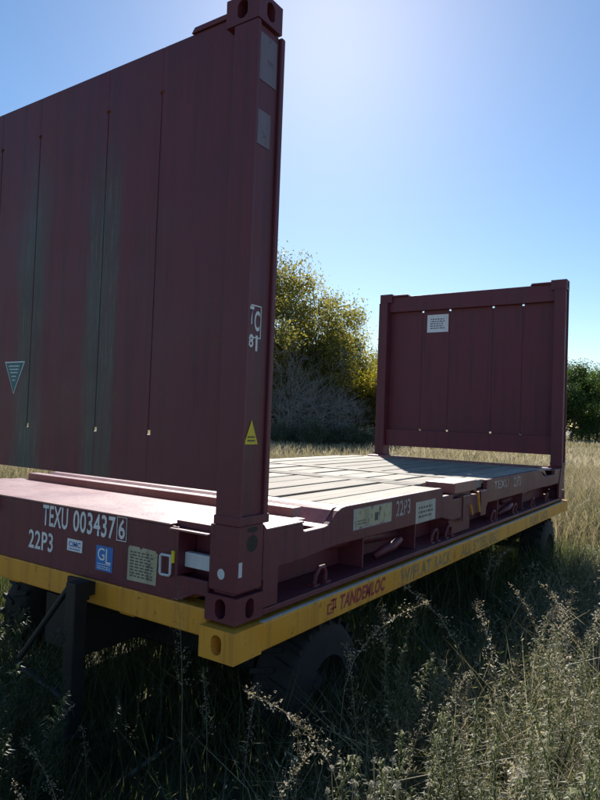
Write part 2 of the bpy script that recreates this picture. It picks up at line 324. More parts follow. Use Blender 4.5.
# base: girders, end beams, floor
base = empty('base_frame', parent=rack)
PROF = [(.175, .3525), (.485, .3525), (.492, .312), (.67, .312), (.71, .318), (.75, .34), (.80, .376), (.84, .39), (.88, .394), (2.19, .394), (2.21, .375), (2.215, .335), (2.40, .335), (2.41, .30), (3.16, .30), (3.17, .394),
        (4.86, .394), (4.92, .386), (4.99, .36), (5.06, .327), (5.14, .312), (5.57, .312), (5.575, .3525), (5.883, .3525)]
LOWER = [(5.883, .20), (5.2, .20), (5.1, .205), (3.2, .205), (3.15, .15), (2.4, .15), (2.2, .19), (.80, .205), (.70, .20), (.5, .185), (.175, .18)]
for sx in (1, -1):
    X = (lambda a: -a) if sx > 0 else (lambda a: -W+a)
    MB().prism(PROF+LOWER, 'x', X(.012), X(.05)).build('side_plate', 'maroon', base, .006)
    box('side_web', 'maroon', base, X(.20), X(.215), .17, L-.17, .028, .30)
    box('lower_flange', 'maroon', base, X(.004), X(.23), .185, L-.185, 0, .026)
    MB().tube([(X(0.191), .30, .205), (X(0.170), .6, .195), (X(0.163), .95, .175), (X(0.170), 1.5, .135), (X(0.191), 1.9, .11)], [.03, .034, .036, .034, .03], 12).build('web_stiffener', 'maroon', base, smooth=True)
    MB().tube([(X(0.191), L-.30, .205), (X(0.170), L-.6, .195), (X(0.163), L-.95, .175), (X(0.170), L-1.5, .135), (X(0.191), L-1.9, .11)], [.03, .034, .036, .034, .03], 12).build('web_stiffener', 'maroon', base, smooth=True)
    for y in (1.15, 1.85, 3.6, 4.4): box('web_rib', 'maroon', base, X(.052), X(.199), y-.006, y+.006, .027, .20, bevel=.002)
    # centre section: lifting block with pockets
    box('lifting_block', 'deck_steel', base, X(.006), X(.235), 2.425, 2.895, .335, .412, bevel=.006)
    box('block_web', 'maroon', base, X(.052), X(.20), 2.44, 2.88, .03, .334)
    for y0, y1, zt in ((2.60, 2.72, .298), (3.0, 3.13, .306)):
        box('stake_pocket', 'maroon', base, X(.004), X(.0115), y0, y1, .12, zt, bevel=.002)
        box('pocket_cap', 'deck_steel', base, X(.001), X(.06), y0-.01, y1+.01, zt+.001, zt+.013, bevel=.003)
    for y0, z0, z1 in ((2.735, .155, .235), (2.90, .16, .32)):
        MB().tube([(X(-.004), y0, z1), (X(-.004), y0+.05, z0)], .009, 6).build('yellow_strap', 'yellow', base)
    for y in (.70, 2.16, 2.42, 3.45, 4.1, 4.75, 5.35):                   # lashing rings standing on the lower flange
        a = [(X(.05), y-.05, .026), (X(.045), y-.045, .075), (X(.04), y-.02, .11), (X(.04), y+.02, .11), (X(.045), y+.045, .075), (X(.05), y+.05, .026)]
        r = MB().tube(a, .012, 8); r.box(X(.03), X(.075), y-.075, y-.03, .0262, .036); r.box(X(.03), X(.075), y+.03, y+.075, .0262, .036); r.build('lashing_ring', 'maroon', base, smooth=False)
    for y in (1.48, 3.85):                                              # folded hook
        MB().tube([(X(.09), y-.12, .05), (X(.06), y-.05, .085), (X(.04), y+.02, .10), (X(.03), y+.09, .125), (X(.05), y+.15, .12)], [.02, .026, .028, .02, .012], 8).build('lashing_hook', 'maroon', base, smooth=True)
    for y, d in ((0, 1), (L, -1)):                                      # stub post, gusset plate and bottom casting at each corner
        Y = lambda a: y+d*a
        casting('corner_casting', 'maroon', base, min(X(0), X(.165)), max(X(0), X(.165)), min(Y(0), Y(.178)), max(Y(0), Y(.178)), 0, .106, sx, -d)
        st = MB().box(X(.004), X(.155), Y(.004), Y(.17), .122, .391); st.box(X(.03), X(.14), Y(.02), Y(.16), .1065, .1225)
        st.build('hinge_post', 'maroon', base, .005)
        gp = MB().prism([(Y(.1715), .385), (Y(.195), .36), (Y(.285), .185), (Y(.285), .03), (Y(.1795), .03), (Y(.1795), .15), (Y(.1715), .15)], 'x', X(.003), X(.025)); gp.build('corner_gusset', 'maroon', base, .003)
        for zc, h2 in ((.315, .035), (.372, .012)):
            o = MB(); pts = [(Y(.095)+.037*math.cos(a), zc+h2*math.sin(a)) for a in (2*math.pi*k/16 for k in range(16))]
            o.prism(pts, 'x', X(.0035), X(.006)); o.build('pin_hole', 'black_steel', base)
        box('latch_slot', 'galv', base, X(.0035), X(.008), Y(.012), Y(.034), .188, .248, bevel=0)
        # latch: galvanised bar, bracket and handle on the end beam
        box('latch_bar', 'galv', base, X(.156), X(.318), Y(.03), Y(.062), .182, .246, bevel=.004)
        box('latch_bracket', 'maroon', base, X(.318), X(.334), Y(-.012), Y(.10), .15, .338, bevel=.003)
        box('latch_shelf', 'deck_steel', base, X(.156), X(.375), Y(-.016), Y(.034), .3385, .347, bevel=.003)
        box('shelf_lip', 'maroon', base, X(.1705), X(.378), Y(.0355), Y(.047), .347, .374, bevel=.002)
        MB().tube([(X(.352), Y(-.012), .228), (X(.412), Y(-.016), .228), (X(.418), Y(-.016), .222), (X(.418), Y(-.016), .150), (X(.412), Y(-.016), .143), (X(.366), Y(-.012), .143), (X(.360), Y(-.012), .149), (X(.360), Y(-.012), .22), (X(.366), Y(-.012), .228)], .006, 8).build('latch_handle', 'galv', base, smooth=True)
        box('latch_tab', 'signal', base, X(.336), X(.352), Y(-.018), Y(-.008), .20, .252, bevel=.002)
        pts = [(X(.088)+.019*math.cos(a), .192+.022*math.sin(a)) for a in (2*math.pi*k/18 for k in range(18))]
        MB().prism(pts, 'y', Y(.0035), Y(.007)).build('round_hole', 'galv', base)
for y, d in ((0, 1), (L, -1)):
    Y = lambda a: y+d*a
    MB().prism([(-W+.335, .06), (-W+.6, .06), (-W+.63, .038), (-.33, .038), (-.22, .085), (-.156, .085), (-.156, .15), (-.335, .15), (-.335, .352), (-W+.335, .352)], 'y', Y(.001), Y(.022)).build('end_plate', 'maroon', base, .005)
    box('end_beam_top', 'deck_steel', base, -W+.052, -.052, Y(.023) if False else Y(.0), Y(.575), .3525, .364, bevel=.004) if False else None
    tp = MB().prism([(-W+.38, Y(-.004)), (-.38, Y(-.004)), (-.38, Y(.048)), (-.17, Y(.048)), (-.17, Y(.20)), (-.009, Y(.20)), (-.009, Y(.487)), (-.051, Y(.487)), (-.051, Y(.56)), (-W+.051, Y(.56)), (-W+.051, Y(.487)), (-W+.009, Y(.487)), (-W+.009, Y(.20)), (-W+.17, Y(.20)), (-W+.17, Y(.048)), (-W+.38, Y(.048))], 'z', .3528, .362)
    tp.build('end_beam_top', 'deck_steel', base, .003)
    box('latch_recess', 'maroon', base, -W+.157, -.157, Y(.105), Y(.118), .05, .351, bevel=0)
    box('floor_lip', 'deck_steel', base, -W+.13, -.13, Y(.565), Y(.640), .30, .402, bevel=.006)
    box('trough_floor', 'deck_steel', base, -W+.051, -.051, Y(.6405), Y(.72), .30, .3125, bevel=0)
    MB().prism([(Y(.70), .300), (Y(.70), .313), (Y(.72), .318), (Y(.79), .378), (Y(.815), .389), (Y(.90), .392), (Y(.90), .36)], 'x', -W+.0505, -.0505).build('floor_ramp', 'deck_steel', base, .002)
box('bracket', 'maroon', base, -1.735, -1.715, -.03, -.0005, .27, .365, bevel=.002)
for y in (1.4, 2.3, 3.2, 4.1, 4.9): box('cross_member', 'maroon', base, -W+.216, -.216, y-.05, y+.05, .10, .355)
# floor: steel edge strips and rows of planks
SEC = [(.905, 2.185), (3.175, 5.15)]
for i, (y0, y1) in enumerate(SEC):
    for x0, x1 in ((-.225, -.0505), (-W+.0505, -W+.225)): box('edge_board', 'wood', base, x0, x1, y0, y1, .36, .3935+random.uniform(-.001, .001), bevel=.003)
    n = 8; pw = (W-.46)/n
    for k in range(n):
        x = -W+.23+k*pw; dz = random.uniform(-.003, .003)
        MB().box(x+.019, x+pw-.019, y0+random.uniform(0, .012), y1-random.uniform(0, .012), .356+dz, .393+dz).build('plank', 'wood', base, .004)
for y0, y1 in ((2.205, 2.29), (2.315, 2.41)): box('cross_plate', 'wood', base, -W+.24, -.24, y0, y1, .36, .394, bevel=.004)
n = 8; pw = (W-.48)/n
for k in range(n):
    x = -W+.24+k*pw; dz = random.uniform(-.003, .003)
    MB().box(x+.019, x+pw-.019, 2.43, 2.99, .356+dz, .393+dz).build('plank', 'wood', base, .004)
for y0, y1 in ((3.03, 3.155),): box('cross_plate', 'wood', base, -W+.20, -.055, y0, y1, .33, .3955, bevel=.004)
# lettering and placards on the near end plate
FY = -.0008
lettering('TEXU', 'white', base, (-1.292, FY, .243), XP, ZP, .205, .106, .016)
lettering('003437', 'white', base, (-1.045, FY, .243), XP, ZP, .31, .106, .016)
lettering('6', 'white', base, (-.712, FY, .252), XP, ZP, .044, .092, .016)
b6 = MB()
for a in ((-.724, -.72, .243, .354), (-.66, -.656, .243, .354), (-.72, -.66, .35, .354), (-.72, -.66, .243, .247)): b6.box(a[0], a[1], FY-.0004, FY, a[2], a[3])
b6.build('letter_frame', 'white', base)
lettering('22P3', 'white', base, (-1.405, FY, .115), XP, ZP, .207, .095, .016)
plate('sticker', 'sticker', base, (-1.083, 0.0004, .147), XP, ZP, .115, .058, .0015)
lettering('CIMC', 'blue_print', base, (-1.07, -.002, .168), XP, ZP, .09, .026, .02)
print_rows(base, 'blue_print', (-1.07, -.002, .152), XP, ZP, .09, .012, 1, (0, -1, 0))
plate('sticker', 'blue', base, (-.862, 0.0004, .088), XP, ZP, .118, .116, .0015)
lettering('G', 'sticker', base, (-.85, -.002, .136), XP, ZP, .05, .058, .005)
lettering('L', 'sticker', base, (-.792, -.002, .124), XP, ZP, .036, .07, .005)
MB().box(-.85, -.757, -.0022, -.0014, .118, .121).build('underline', 'sticker', base)
print_rows(base, 'sticker', (-.85, -.002, .094), XP, ZP, .093, .019, 2, (0, -1, 0))
plate('data_placard', 'placard', base, (-.64, 0.0004, .078), XP, ZP, .19, .155, .002, [(0, 0), (.97, .02), (1, .9), (.93, .98), (.5, 1), (.45, .93), (.38, 1), (.05, 1), (0, .93)])
print_rows(base, 'print', (-.625, -.0022, .095), XP, ZP, .15, .12, 9, (0, -1, 0))
# placards on the side plate
SX = -.0115
plate('placard_frame', 'old_white', base, (SX, .955, .258), YP, ZP, .455, .112, .001)
for k, (y0, wd, mt) in enumerate(((.985, .125, 'placard'), (1.125, .118, 'placard'), (1.258, .14, 'placard'))): plate('placard', mt, base, (SX+.0012, y0, .268), YP, ZP, wd, .095, .0012)
plate('print_block', 'print', base, (SX+.0026, 1.195, .285), YP, ZP, .04, .045, .0006)
print_rows(base, 'print', (SX+.0028, .995, .28), YP, ZP, .10, .03, 2, XP)
lettering('22P3', 'old_white', base, (SX+.001, 1.47, .275), YP, ZP, .20, .095, .012)
plate('sticker', 'dusty_steel', base, (SX, 1.755, .20), YP, ZP, .32, .135, .0015)
print_rows(base, 'print', (SX+.002, 1.80, .225), YP, ZP, .23, .085, 3, XP)
lettering('TEXU', 'old_white', base, (SX+.001, 3.35, .30), YP, ZP, .42, .07, .02)
lettering('22P3', 'old_white', base, (SX+.001, 3.93, .285), YP, ZP, .24, .09, .02)

# ---------------------------------------------------------------- the yellow wheeled trailer under it
tr = empty('wheeled_trailer', (-W/2, L/2, 0))
tag(tr, 'yellow steel wheeled trailer frame carrying the maroon flat rack', 'trailer')
tp = empty('frame', (W/2, -L/2, GZ), parent=tr)
ZB0, ZB1 = -.135, -.018
for sx in (1, -1):
    X = (lambda a: -a) if sx > 0 else (lambda a: -W+a)
    box('side_beam', 'yellow', tp, X(-.026), X(.10), .145, L-.145, ZB0, ZB1, bevel=.007)
    box('wear_strip', 'dusty_steel', tp, X(-.0245), X(-.006), .15, L-.15, ZB1+.0005, ZB1+.006, bevel=.001)
    for y, d in ((0, 1), (L, -1)):
        Y = lambda a: y+d*a
        casting('corner_casting', 'yellow', tp, min(X(-.026), X(.158)), max(X(-.026), X(.158)), min(Y(-.036), Y(.144)), max(Y(-.036), Y(.144)), ZB0-.006, -.0155, sx, -d, side=False)
        c = MB().tube([(X(.085), Y(.09), -.03), (X(.085), Y(.09), .0)], .055, 12); c.build('twist_lock', 'black_steel', tp)
for y, d in ((0, 1), (L, -1)):
    box('end_beam', 'yellow', tp, -W+.159, -.159, y+d*.0, y+d*.10, -.078, ZB1+.055, bevel=.007)
for x in (-.75, -W+.75): box('inner_beam', 'yellow', tp, x-.05, x+.05, .101, L-.101, ZB0+.005, -.04)
for y in (.8, 2.2, 3.8, 5.42): box('cross_beam', 'black_steel', tp, -W+.101, -.101, y-.06, y+.06, ZB0-.06, ZB0+.004)
BX = .0265
lettering('TANDEMLOC', 'red_print', tp, (BX, .775, -.106), YP, ZP, .50, .074, .04, shear=.03)
lg = MB()
for y0, y1, z0, z1 in ((.66, .70, -.062, -.052), (.66, .670, -.094, -.062), (.66, .70, -.104, -.094), (.71, .720, -.108, -.035), (.69, .745, -.047, -.037), (.73, .740, -.085, -.047), (.69, .745, -.087, -.078)): lg.box(BX-.0004, BX+.0004, y0, y1, z0, z1)
tag(lg.build('emblem', 'red_print', tp), kind='stuff')
for wd_, y0, wid in (('W/FLAT', 1.48, .46), ('RACK', 2.0, .29), ('ALL', 2.50, .20), ('STEEL', 2.76, .34), ('USE', 3.15, .20), ('FLAT', 4.4, .32), ('RACK', 4.8, .32)):
    lettering(wd_, 'stencil', tp, (BX, y0, -.120), YP, ZP, wid, .086, .035, 1.12)
def wheel(x, y, side):
    wl = empty('wheel', (x+W/2, y-L/2, .33), 0 if side > 0 else math.pi, tr); R_, wd = .335, .27
    prof = [(.17, .00), (.20, -.004), (.27, -.008), (.31, -.018), (.328, -.04), (R_, -.07), (R_, -wd+.07), (.328, -wd+.04), (.31, -wd+.018), (.20, -wd), (.17, -wd)]
    n = 44; m = MB(); vs = [(a, r*math.cos(t), r*math.sin(t)) for r, a in prof for t in (2*math.pi*k/n for k in range(n))]
    m.add(vs, [(i*n+j, i*n+(j+1) % n, (i+1)*n+(j+1) % n, (i+1)*n+j) for i in range(len(prof)-1) for j in range(n)])
    m.build('tyre', 'rubber', wl, smooth=True)
    lg = MB()
    for k in range(22):
        for s in (0, 1):
            a = 2*math.pi*(k+.5*s)/22; ca, sa = math.cos(a), math.sin(a); x0, x1 = ((-.02, -.145) if s == 0 else (-.125, -.25)); h = .035
            pts = []
            for xx, off in ((x0, -.12 if s else .12), (x1, .12 if s else -.12)):
                for da in (-h, h):
                    for rr in (R_-.02, R_+.014):
                        aa = a+da+off*.4; pts.append((xx, rr*math.cos(aa), rr*math.sin(aa)))
            lg.add(pts, [(0, 1, 3, 2), (4, 6, 7, 5), (0, 4, 5, 1), (2, 3, 7, 6), (1, 5, 7, 3), (0, 2, 6, 4)])
    lg.build('tread', 'rubber', wl)
    prof = [(.0, -.045), (.05, -.045), (.055, -.06), (.11, -.075), (.13, -.05), (.165, -.02), (.178, -.004), (.178, -.03), (.16, -.12), (.03, -.13)]
    m = MB(); n = 28; vs = [(a, r*math.cos(t), r*math.sin(t)) for r, a in prof for t in (2*math.pi*k/n for k in range(n))]
    m.add(vs, [(i*n+j, i*n+(j+1) % n, (i+1)*n+(j+1) % n, (i+1)*n+j) for i in range(len(prof)-1) for j in range(n)])
    m.build('rim', 'black_steel', wl, smooth=True)
    nb = MB()
    for k in range(5):
        a = 2*math.pi*k/5; nb.tube([(-.065, .08*math.cos(a), .08*math.sin(a)), (-.045, .08*math.cos(a), .08*math.sin(a))], .011, 6)
    tag(nb.build('wheel_nuts', 'black_steel', wl), kind='stuff')
    return wl
for y in (.80, 5.52):
    wheel(-.035, y, 1); wheel(-W+.035, y, -1)
    ax = MB().tube([(-W+.16+W/2, y-L/2, .33), (-.16+W/2, y-L/2, .33)], .04, 12)
    ax.build('axle', 'black_steel', tr, smooth=True)
    for x in (-.45, -W+.45):
        fk = MB().prism([(y-L/2-.16, GZ+ZB0-.06), (y-L/2+.16, GZ+ZB0-.06), (y-L/2+.06, .29), (y-L/2-.06, .29)], 'x', x+W/2-.03, x+W/2+.03); fk.build('axle_hanger', 'black_steel', tr, .004)
    box('axle_bolster', 'black_steel', tp, -W+.36, -.36, y-.20, y+.20, ZB0-.30, ZB0-.062)  # black box added over each axle to block light under the trailer
box('spine_beam', 'black_steel', tp, -W/2-.16, -W/2+.16, .102, L-.102, ZB0-.26, ZB0+.004)  # long black box added along the middle to keep the underside dark
# towing bracket on the near end beam
tb = MB().box(-.995, -.845, -.058, -.0385, -.045, .045); tb.box(-.985, -.855, -.0385, -.0005, -.03, .03)
tb.build('tow_bracket', 'black_steel', tp, .004)
box('bracket_post', 'black_steel', tp, -.905, -.835, -.13, -.059, -.62, .045, bevel=.005)
MB().tube([(-.965, -.07, -.005), (-1.19, -.16, -.36)], .014, 8).build('brace_rod', 'black_steel', tp)
MB().tube([(-.90, -.10, -.50), (-1.21, -.17, -.38)], .018, 8).build('brace_rod', 'black_steel', tp)
box('foot_plate', 'black_steel', tp, -.95, -.79, -.18, -.01, -.64, -.6205, bevel=.004)

# ---------------------------------------------------------------- vegetation
def at(px, dist, z=0):
    d = FW+RT*(px-300)/FPX; d = np.array([d[0], d[1]]); d /= np.linalg.norm(d); return np.array([CAM[0]+d[0]*dist, CAM[1]+d[1]*dist, z])
def mesh_np(name, V, F, mat, tone=None, parent=None, link=True):
    """V (n,3); F list of arrays (k, 3 or 4)"""
    me = bpy.data.meshes.new(name); me.vertices.add(len(V)); me.vertices.foreach_set('co', V.astype(np.float32).ravel())
    idx = np.concatenate([f.ravel() for f in F]); sizes = np.concatenate([np.full(len(f), f.shape[1]) for f in F]); st = np.concatenate([[0], np.cumsum(sizes)[:-1]])
    me.loops.add(len(idx)); me.loops.foreach_set('vertex_index', idx.astype(np.int32)); me.polygons.add(len(sizes))
    me.polygons.foreach_set('loop_start', st.astype(np.int32)); me.polygons.foreach_set('loop_total', sizes.astype(np.int32))
    if tone is not None:
        a = me.attributes.new('tone', 'FLOAT', 'POINT'); a.data.foreach_set('value', tone.astype(np.float32))
    me.update(calc_edges=True); me.materials.append(M[mat])
    o = bpy.data.objects.new(name, me)
    if link: C.objects.link(o)
    o.parent = parent; return o
def blades(P, h, wd, lean, tone, az=None):
    """bent two-segment blades at points P"""
    n = len(P); az = rng.uniform(0, 2*np.pi, n) if az is None else az; fa = rng.uniform(0, 2*np.pi, n)
    dx, dy = np.cos(az), np.sin(az); sx, sy = np.cos(fa)*wd/2, np.sin(fa)*wd/2; V = np.zeros((n, 5, 3))
    for i, (k, l, ws) in enumerate(((0, 0, 1), (.55, .28, .85))):
        cx, cy, cz = P[:, 0]+dx*lean*h*l, P[:, 1]+dy*lean*h*l, P[:, 2]+h*k
        V[:, 2*i] = np.stack([cx-sx*ws, cy-sy*ws, cz], 1); V[:, 2*i+1] = np.stack([cx+sx*ws, cy+sy*ws, cz], 1)
    V[:, 4] = np.stack([P[:, 0]+dx*lean*h, P[:, 1]+dy*lean*h, P[:, 2]+h*(1-.25*np.minimum(lean, 1.2)**2)], 1)
    b = np.arange(n)[:, None]*5
    return V.reshape(-1, 3), [b+np.array([[0, 1, 3, 2]]), b+np.array([[2, 3, 4]])], np.repeat(tone, 5)
def vnoise(x, y, f, seed):
    """smooth value noise in 0..1"""
    g = np.random.default_rng(seed).random((64, 64)); u, v = x*f % 64, y*f % 64; i, j = u.astype(int), v.astype(int); a, b = u-i, v-j; a, b = a*a*(3-2*a), b*b*(3-2*b)
    return (g[i % 64, j % 64]*(1-a)+g[(i+1) % 64, j % 64]*a)*(1-b)+(g[i % 64, (j+1) % 64]*(1-a)+g[(i+1) % 64, (j+1) % 64]*a)*b
def scatter(r0, r1, half, dens):
    n = int((r1*r1-r0*r0)*half*dens); r = np.sqrt(rng.uniform(r0*r0, r1*r1, n)); a = YAW+rng.uniform(-half, half, n)
    x, y = CAM[0]+np.sin(a)*r, CAM[1]+np.cos(a)*r; return x, y, r
def field(name, label, zones, mat, tonef, hf):
    Vs, Fs, Ts, k = [], [], [], 0
    for r0, r1, half, dens, w0, w1, clump in zones:
        x, y, r = scatter(r0, r1, half, dens); keep = rng.random(len(x)) < .35+.9*vnoise(x, y, clump, 3); x, y, r = x[keep], y[keep], r[keep]
        under = (x > -W+.05) & (x < .05) & (y > -.1) & (y < L+.1)
        keep = ~under | (rng.random(len(x)) < .95); x, y, r, under = x[keep], y[keep], r[keep], under[keep]
        h = hf(x, y, r)*rng.uniform(.55, 1.25, len(x)); h = np.where(under, np.minimum(h*1.3, .62), h); z = np.full(len(x), -.03)
        tone = np.clip(tonef(x, y, r)+rng.normal(0, .2, len(x)), 0, 1)
        V, F, T = blades(np.stack([x, y, z], 1), h, rng.uniform(w0, w1, len(x)), rng.uniform(.1, .75, len(x)), tone)
        Vs.append(V); Ts.append(T); Fs += [f+k for f in F]; k += len(V)
    return tag(mesh_np(name, np.concatenate(Vs), Fs, mat, np.concatenate(Ts)), label, 'grass', kind='stuff')
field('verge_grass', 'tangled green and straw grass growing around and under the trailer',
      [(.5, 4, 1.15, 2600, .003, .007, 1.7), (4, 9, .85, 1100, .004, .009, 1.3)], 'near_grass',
      lambda x, y, r: (.25+.5*vnoise(x, y, .9, 5)+.02*r)*np.where(x < .35, .45, 1.0), lambda x, y, r: .22+.33*vnoise(x, y, .8, 8))  # tone lowered on the trailer's side: its shade put into the grass colour
field('field_grass', 'tall dry tan grass covering the open field', [(9, 25, .75, 300, .008, .02, .6), (25, 60, .68, 45, .03, .06, .3), (60, 130, .66, 9, .06, .14, .12)], 'field',
      lambda x, y, r: .2+.6*vnoise(x, y, .25, 6)+.15*(r > 20), lambda x, y, r: .35+.3*vnoise(x, y, .35, 9))

def where(y): return 'in the open verge before the near corner' if y < .3 else 'across from the near wheel' if y < 1.2 else 'across from the red lettering' if y < 2 else 'across from the stencilled lettering' if y < 3.6 else 'across from the far wheel'
# seed-headed grass stalks
def stalk_mesh(h, droop, nspk, seed):
    r = random.Random(seed); pts = []; a = r.uniform(0, 6.28)
    for i in range(9):
        t = i/8; b = droop*max(0, t-.45)**2*2.2; pts.append(Vector((math.cos(a)*(b+.06*t)*h, math.sin(a)*(b+.06*t)*h, h*(t-.55*droop*max(0, t-.6)**2*2))))
    m = MB().tube(pts, [.0018*(1-.7*i/8) for i in range(9)], 4); V = list(m.v); F = list(m.f); tone = [.35]*len(V)
    for k in range(nspk):
        t = .62+.38*k/nspk; i = min(int(t*8), 7); p = pts[i].lerp(pts[i+1], t*8-i); an = r.uniform(0, 6.28); ln = .055*(1.25-t)*h*1.6+.012
        d = Vector((math.cos(an), math.sin(an), r.uniform(-.2, .9))).normalized()
        q = p+d*ln*r.uniform(.3, 1); s = Vector((r.uniform(-1, 1), r.uniform(-1, 1), r.uniform(-.5, 1))).normalized()*.0065; e = d.cross(s).normalized()*.002; b0 = len(V)
        V += [p[:], (p+e*.3)[:], q[:]]; F.append((b0, b0+1, b0+2))
        for c in range(3):
            qq = p.lerp(q, .5+.25*c)+Vector((r.uniform(-.006, .006), r.uniform(-.006, .006), r.uniform(-.006, .006))); b1 = len(V)
            V += [(qq-e)[:], (qq+s*.5-e*.2)[:], (qq+s)[:], (qq+e)[:]]; F.append((b1, b1+1, b1+2, b1+3)); tone += [r.random()]*4 if False else []
        tone += [.5]*3
        tone += [r.random()]*12
    return V, F, tone
def poly_obj(name, V, F, tone, mat, parent=None):
    me = bpy.data.meshes.new(name); me.from_pydata([tuple(v) for v in V], [], F); a = me.attributes.new('tone', 'FLOAT', 'POINT'); tone = (list(tone)+[.5]*len(V))[:len(V)]
    a.data.foreach_set('value', tone); me.materials.append(M[mat]); o = bpy.data.objects.new(name, me); C.objects.link(o); o.parent = parent; return o
def gp(px, py):                                            # pixel to a point on the ground
    d = FW+RT*(px-300)/FPX-UP*(py-400)/FPX; t = -CAM[2]/d[2]; return CAM+d*t
STK = [stalk_mesh(.75, .3, 60, 1), stalk_mesh(.85, .12, 56, 2), stalk_mesh(.6, .5, 60, 3), stalk_mesh(.95, .08, 60, 4)]
protos = {}
def put(kind, make, x, y, s, label, cat, group, rz=None):
    if kind not in protos: o = protos[kind] = make()
    else: o = copy_tree(protos[kind])
    o.location = (x, y, -.02); o.rotation_euler = (0, 0, random.uniform(0, 6.28) if rz is None else rz); o.scale = (s, s, s); tag(o, label, cat, group); return o
def put_top(px, py, dist, nominal):
    """ground point and scale for a plant whose tip shows at the pixel, at that distance"""
    d = FW+RT*(px-300)/FPX-UP*(py-400)/FPX; d = d/math.hypot(d[0], d[1]); p = CAM+d*dist; return p[0], p[1], max(.25, p[2]/nominal)
TIPS = [(566, 575, 3.8, 1), (582, 590, 3.2, 3), (596, 570, 3.9, 0), (548, 600, 3.3, 3), (594, 625, 2.5, 1), (570, 640, 2.5, 3), (517, 640, 2.7, 1), (455, 668, 2.5, 3), (190, 590, 2.6, 1), (389, 592, 3.2, 0), (399, 590, 3.4, 1), (486, 548, 5.2, 0), (491, 545, 5.6, 2), (525, 565, 5.0, 1), (340, 605, 2.9, 2), (470, 605, 3.4, 2), (545, 588, 4.1, 0), (556, 570, 4.8, 3),
        (598, 600, 3.0, 2), (590, 585, 3.6, 0), (575, 603, 3.3, 1), (505, 640, 2.8, 2), (530, 610, 3.4, 0), (440, 650, 2.7, 0), (400, 690, 2.3, 1), (365, 640, 2.6, 3), (355, 700, 2.1, 2), (560, 690, 2.2, 0), (585, 660, 2.4, 2), (480, 700, 2.2, 1), (520, 720, 2.0, 2), (300, 690, 2.2, 1), (270, 720, 2.0, 0)]
for px, py, ds, k in TIPS:
    x, y, s = put_top(px, py, ds, (.7, .85, .5, .95)[k])
    put('stalk%d' % k, lambda k=k: poly_obj('seed_stalk', *STK[k], 'seed'), x, y, s, 'straw coloured grass stalk, %s, %s' % (('nodding seed head', 'slim upright seed head', 'strongly arched seed head', 'tall stiff seed head')[k], where(y)), 'grass stalk', 'seed headed grass stalks on the sunny side of the trailer')
for px, py, ds, k in ((92, 708, 2.6, 1), (72, 768, 2.2, 2), (58, 790, 2.0, 0), (128, 690, 3.0, 3), (150, 690, 3.2, 1), (30, 700, 2.6, 0), (210, 700, 2.6, 2), (245, 700, 2.4, 0)):
    x, y, s = put_top(px, py, ds, (.7, .85, .5, .95)[k])
    put('stalk%d' % k, None, x, y, s, 'straw coloured grass stalk, %s, in the shade before the lettered end beam' % ('nodding seed head', 'slim upright seed head', 'strongly arched seed head', 'tall stiff seed head')[k], 'grass stalk', 'seed headed grass stalks in the shade of the near end wall')
# leafy weeds
def weed_mesh(h, nb, seed, spread=.14):
    r = random.Random(seed); m = MB(); V, F, T = [], [], []
    def leaf(p, d, ln, wd):
        sd_ = d.cross(Vector((0, 0, 1))); sd_ = (sd_ if sd_.length > .01 else Vector((1, 0, 0))).normalized()*wd; b = len(V); t = r.random()
        V.extend([p[:], (p+d*ln*.45+sd_+Vector((0, 0, .01)))[:], (p+d*ln-Vector((0, 0, ln*.15)))[:], (p+d*ln*.45-sd_+Vector((0, 0, .01)))[:]]); F.append((b, b+1, b+2, b+3)); T.extend([t]*4)
    for s in range(nb):
        a = r.uniform(0, 6.28); hh = h*r.uniform(.6, 1); sp = spread*r.uniform(.3, 1.2); tip = Vector((math.cos(a)*sp, math.sin(a)*sp, hh)); pts = [Vector((tip.x*t**1.6+r.uniform(-.01, .01), tip.y*t**1.6+r.uniform(-.01, .01), hh*t)) for t in (0, .25, .5, .75, 1)]
        k = MB().tube(pts, [.004, .0035, .003, .002, .001], 4); b = len(V); V.extend(k.v); F.extend([tuple(i+b for i in f) for f in k.f]); T.extend([.5]*len(k.v))
        nl = int(hh*210)
        for i in range(nl):
            t = .12+.88*i/nl; j = min(int(t*4), 3); p = pts[j].lerp(pts[j+1], t*4-j); an = i*2.4+r.uniform(-.4, .4)
            d = Vector((math.cos(an), math.sin(an), r.uniform(.2, 1.0))).normalized(); leaf(p, d, r.uniform(.03, .07)*(1.25-t*.7), r.uniform(.0018, .0035))
            if i % 5 == 0 and t > .35:                   # feathery side shoot
                e = p+d*.09*(1.2-t)
                for q in range(5): leaf(p.lerp(e, .3+.17*q), (d+Vector((r.uniform(-.8, .8), r.uniform(-.8, .8), r.uniform(-.2, .8)))).normalized(), r.uniform(.015, .035), .0022)
    return V, F, T
WD = [weed_mesh(.8, 4, 1), weed_mesh(.65, 6, 2), weed_mesh(.9, 3, 3, .1)]
WT = [(487, 612, 4.2, 0), (540, 612, 3.9, 1), (575, 615, 3.7, 0), (597, 640, 2.9, 2), (500, 660, 3.0, 1), (440, 640, 3.0, 2), (555, 650, 2.9, 1), (585, 700, 2.2, 0), (530, 690, 2.5, 2), (470, 690, 2.5, 1), (430, 700, 2.3, 0), (510, 740, 2.0, 1), (560, 745, 1.9, 0), (450, 750, 1.9, 2), (390, 720, 2.2, 1), (598, 560, 6.5, 1), (570, 585, 5.6, 0), (400, 640, 2.8, 0), (598, 760, 1.7, 1), (345, 760, 1.9, 1)]
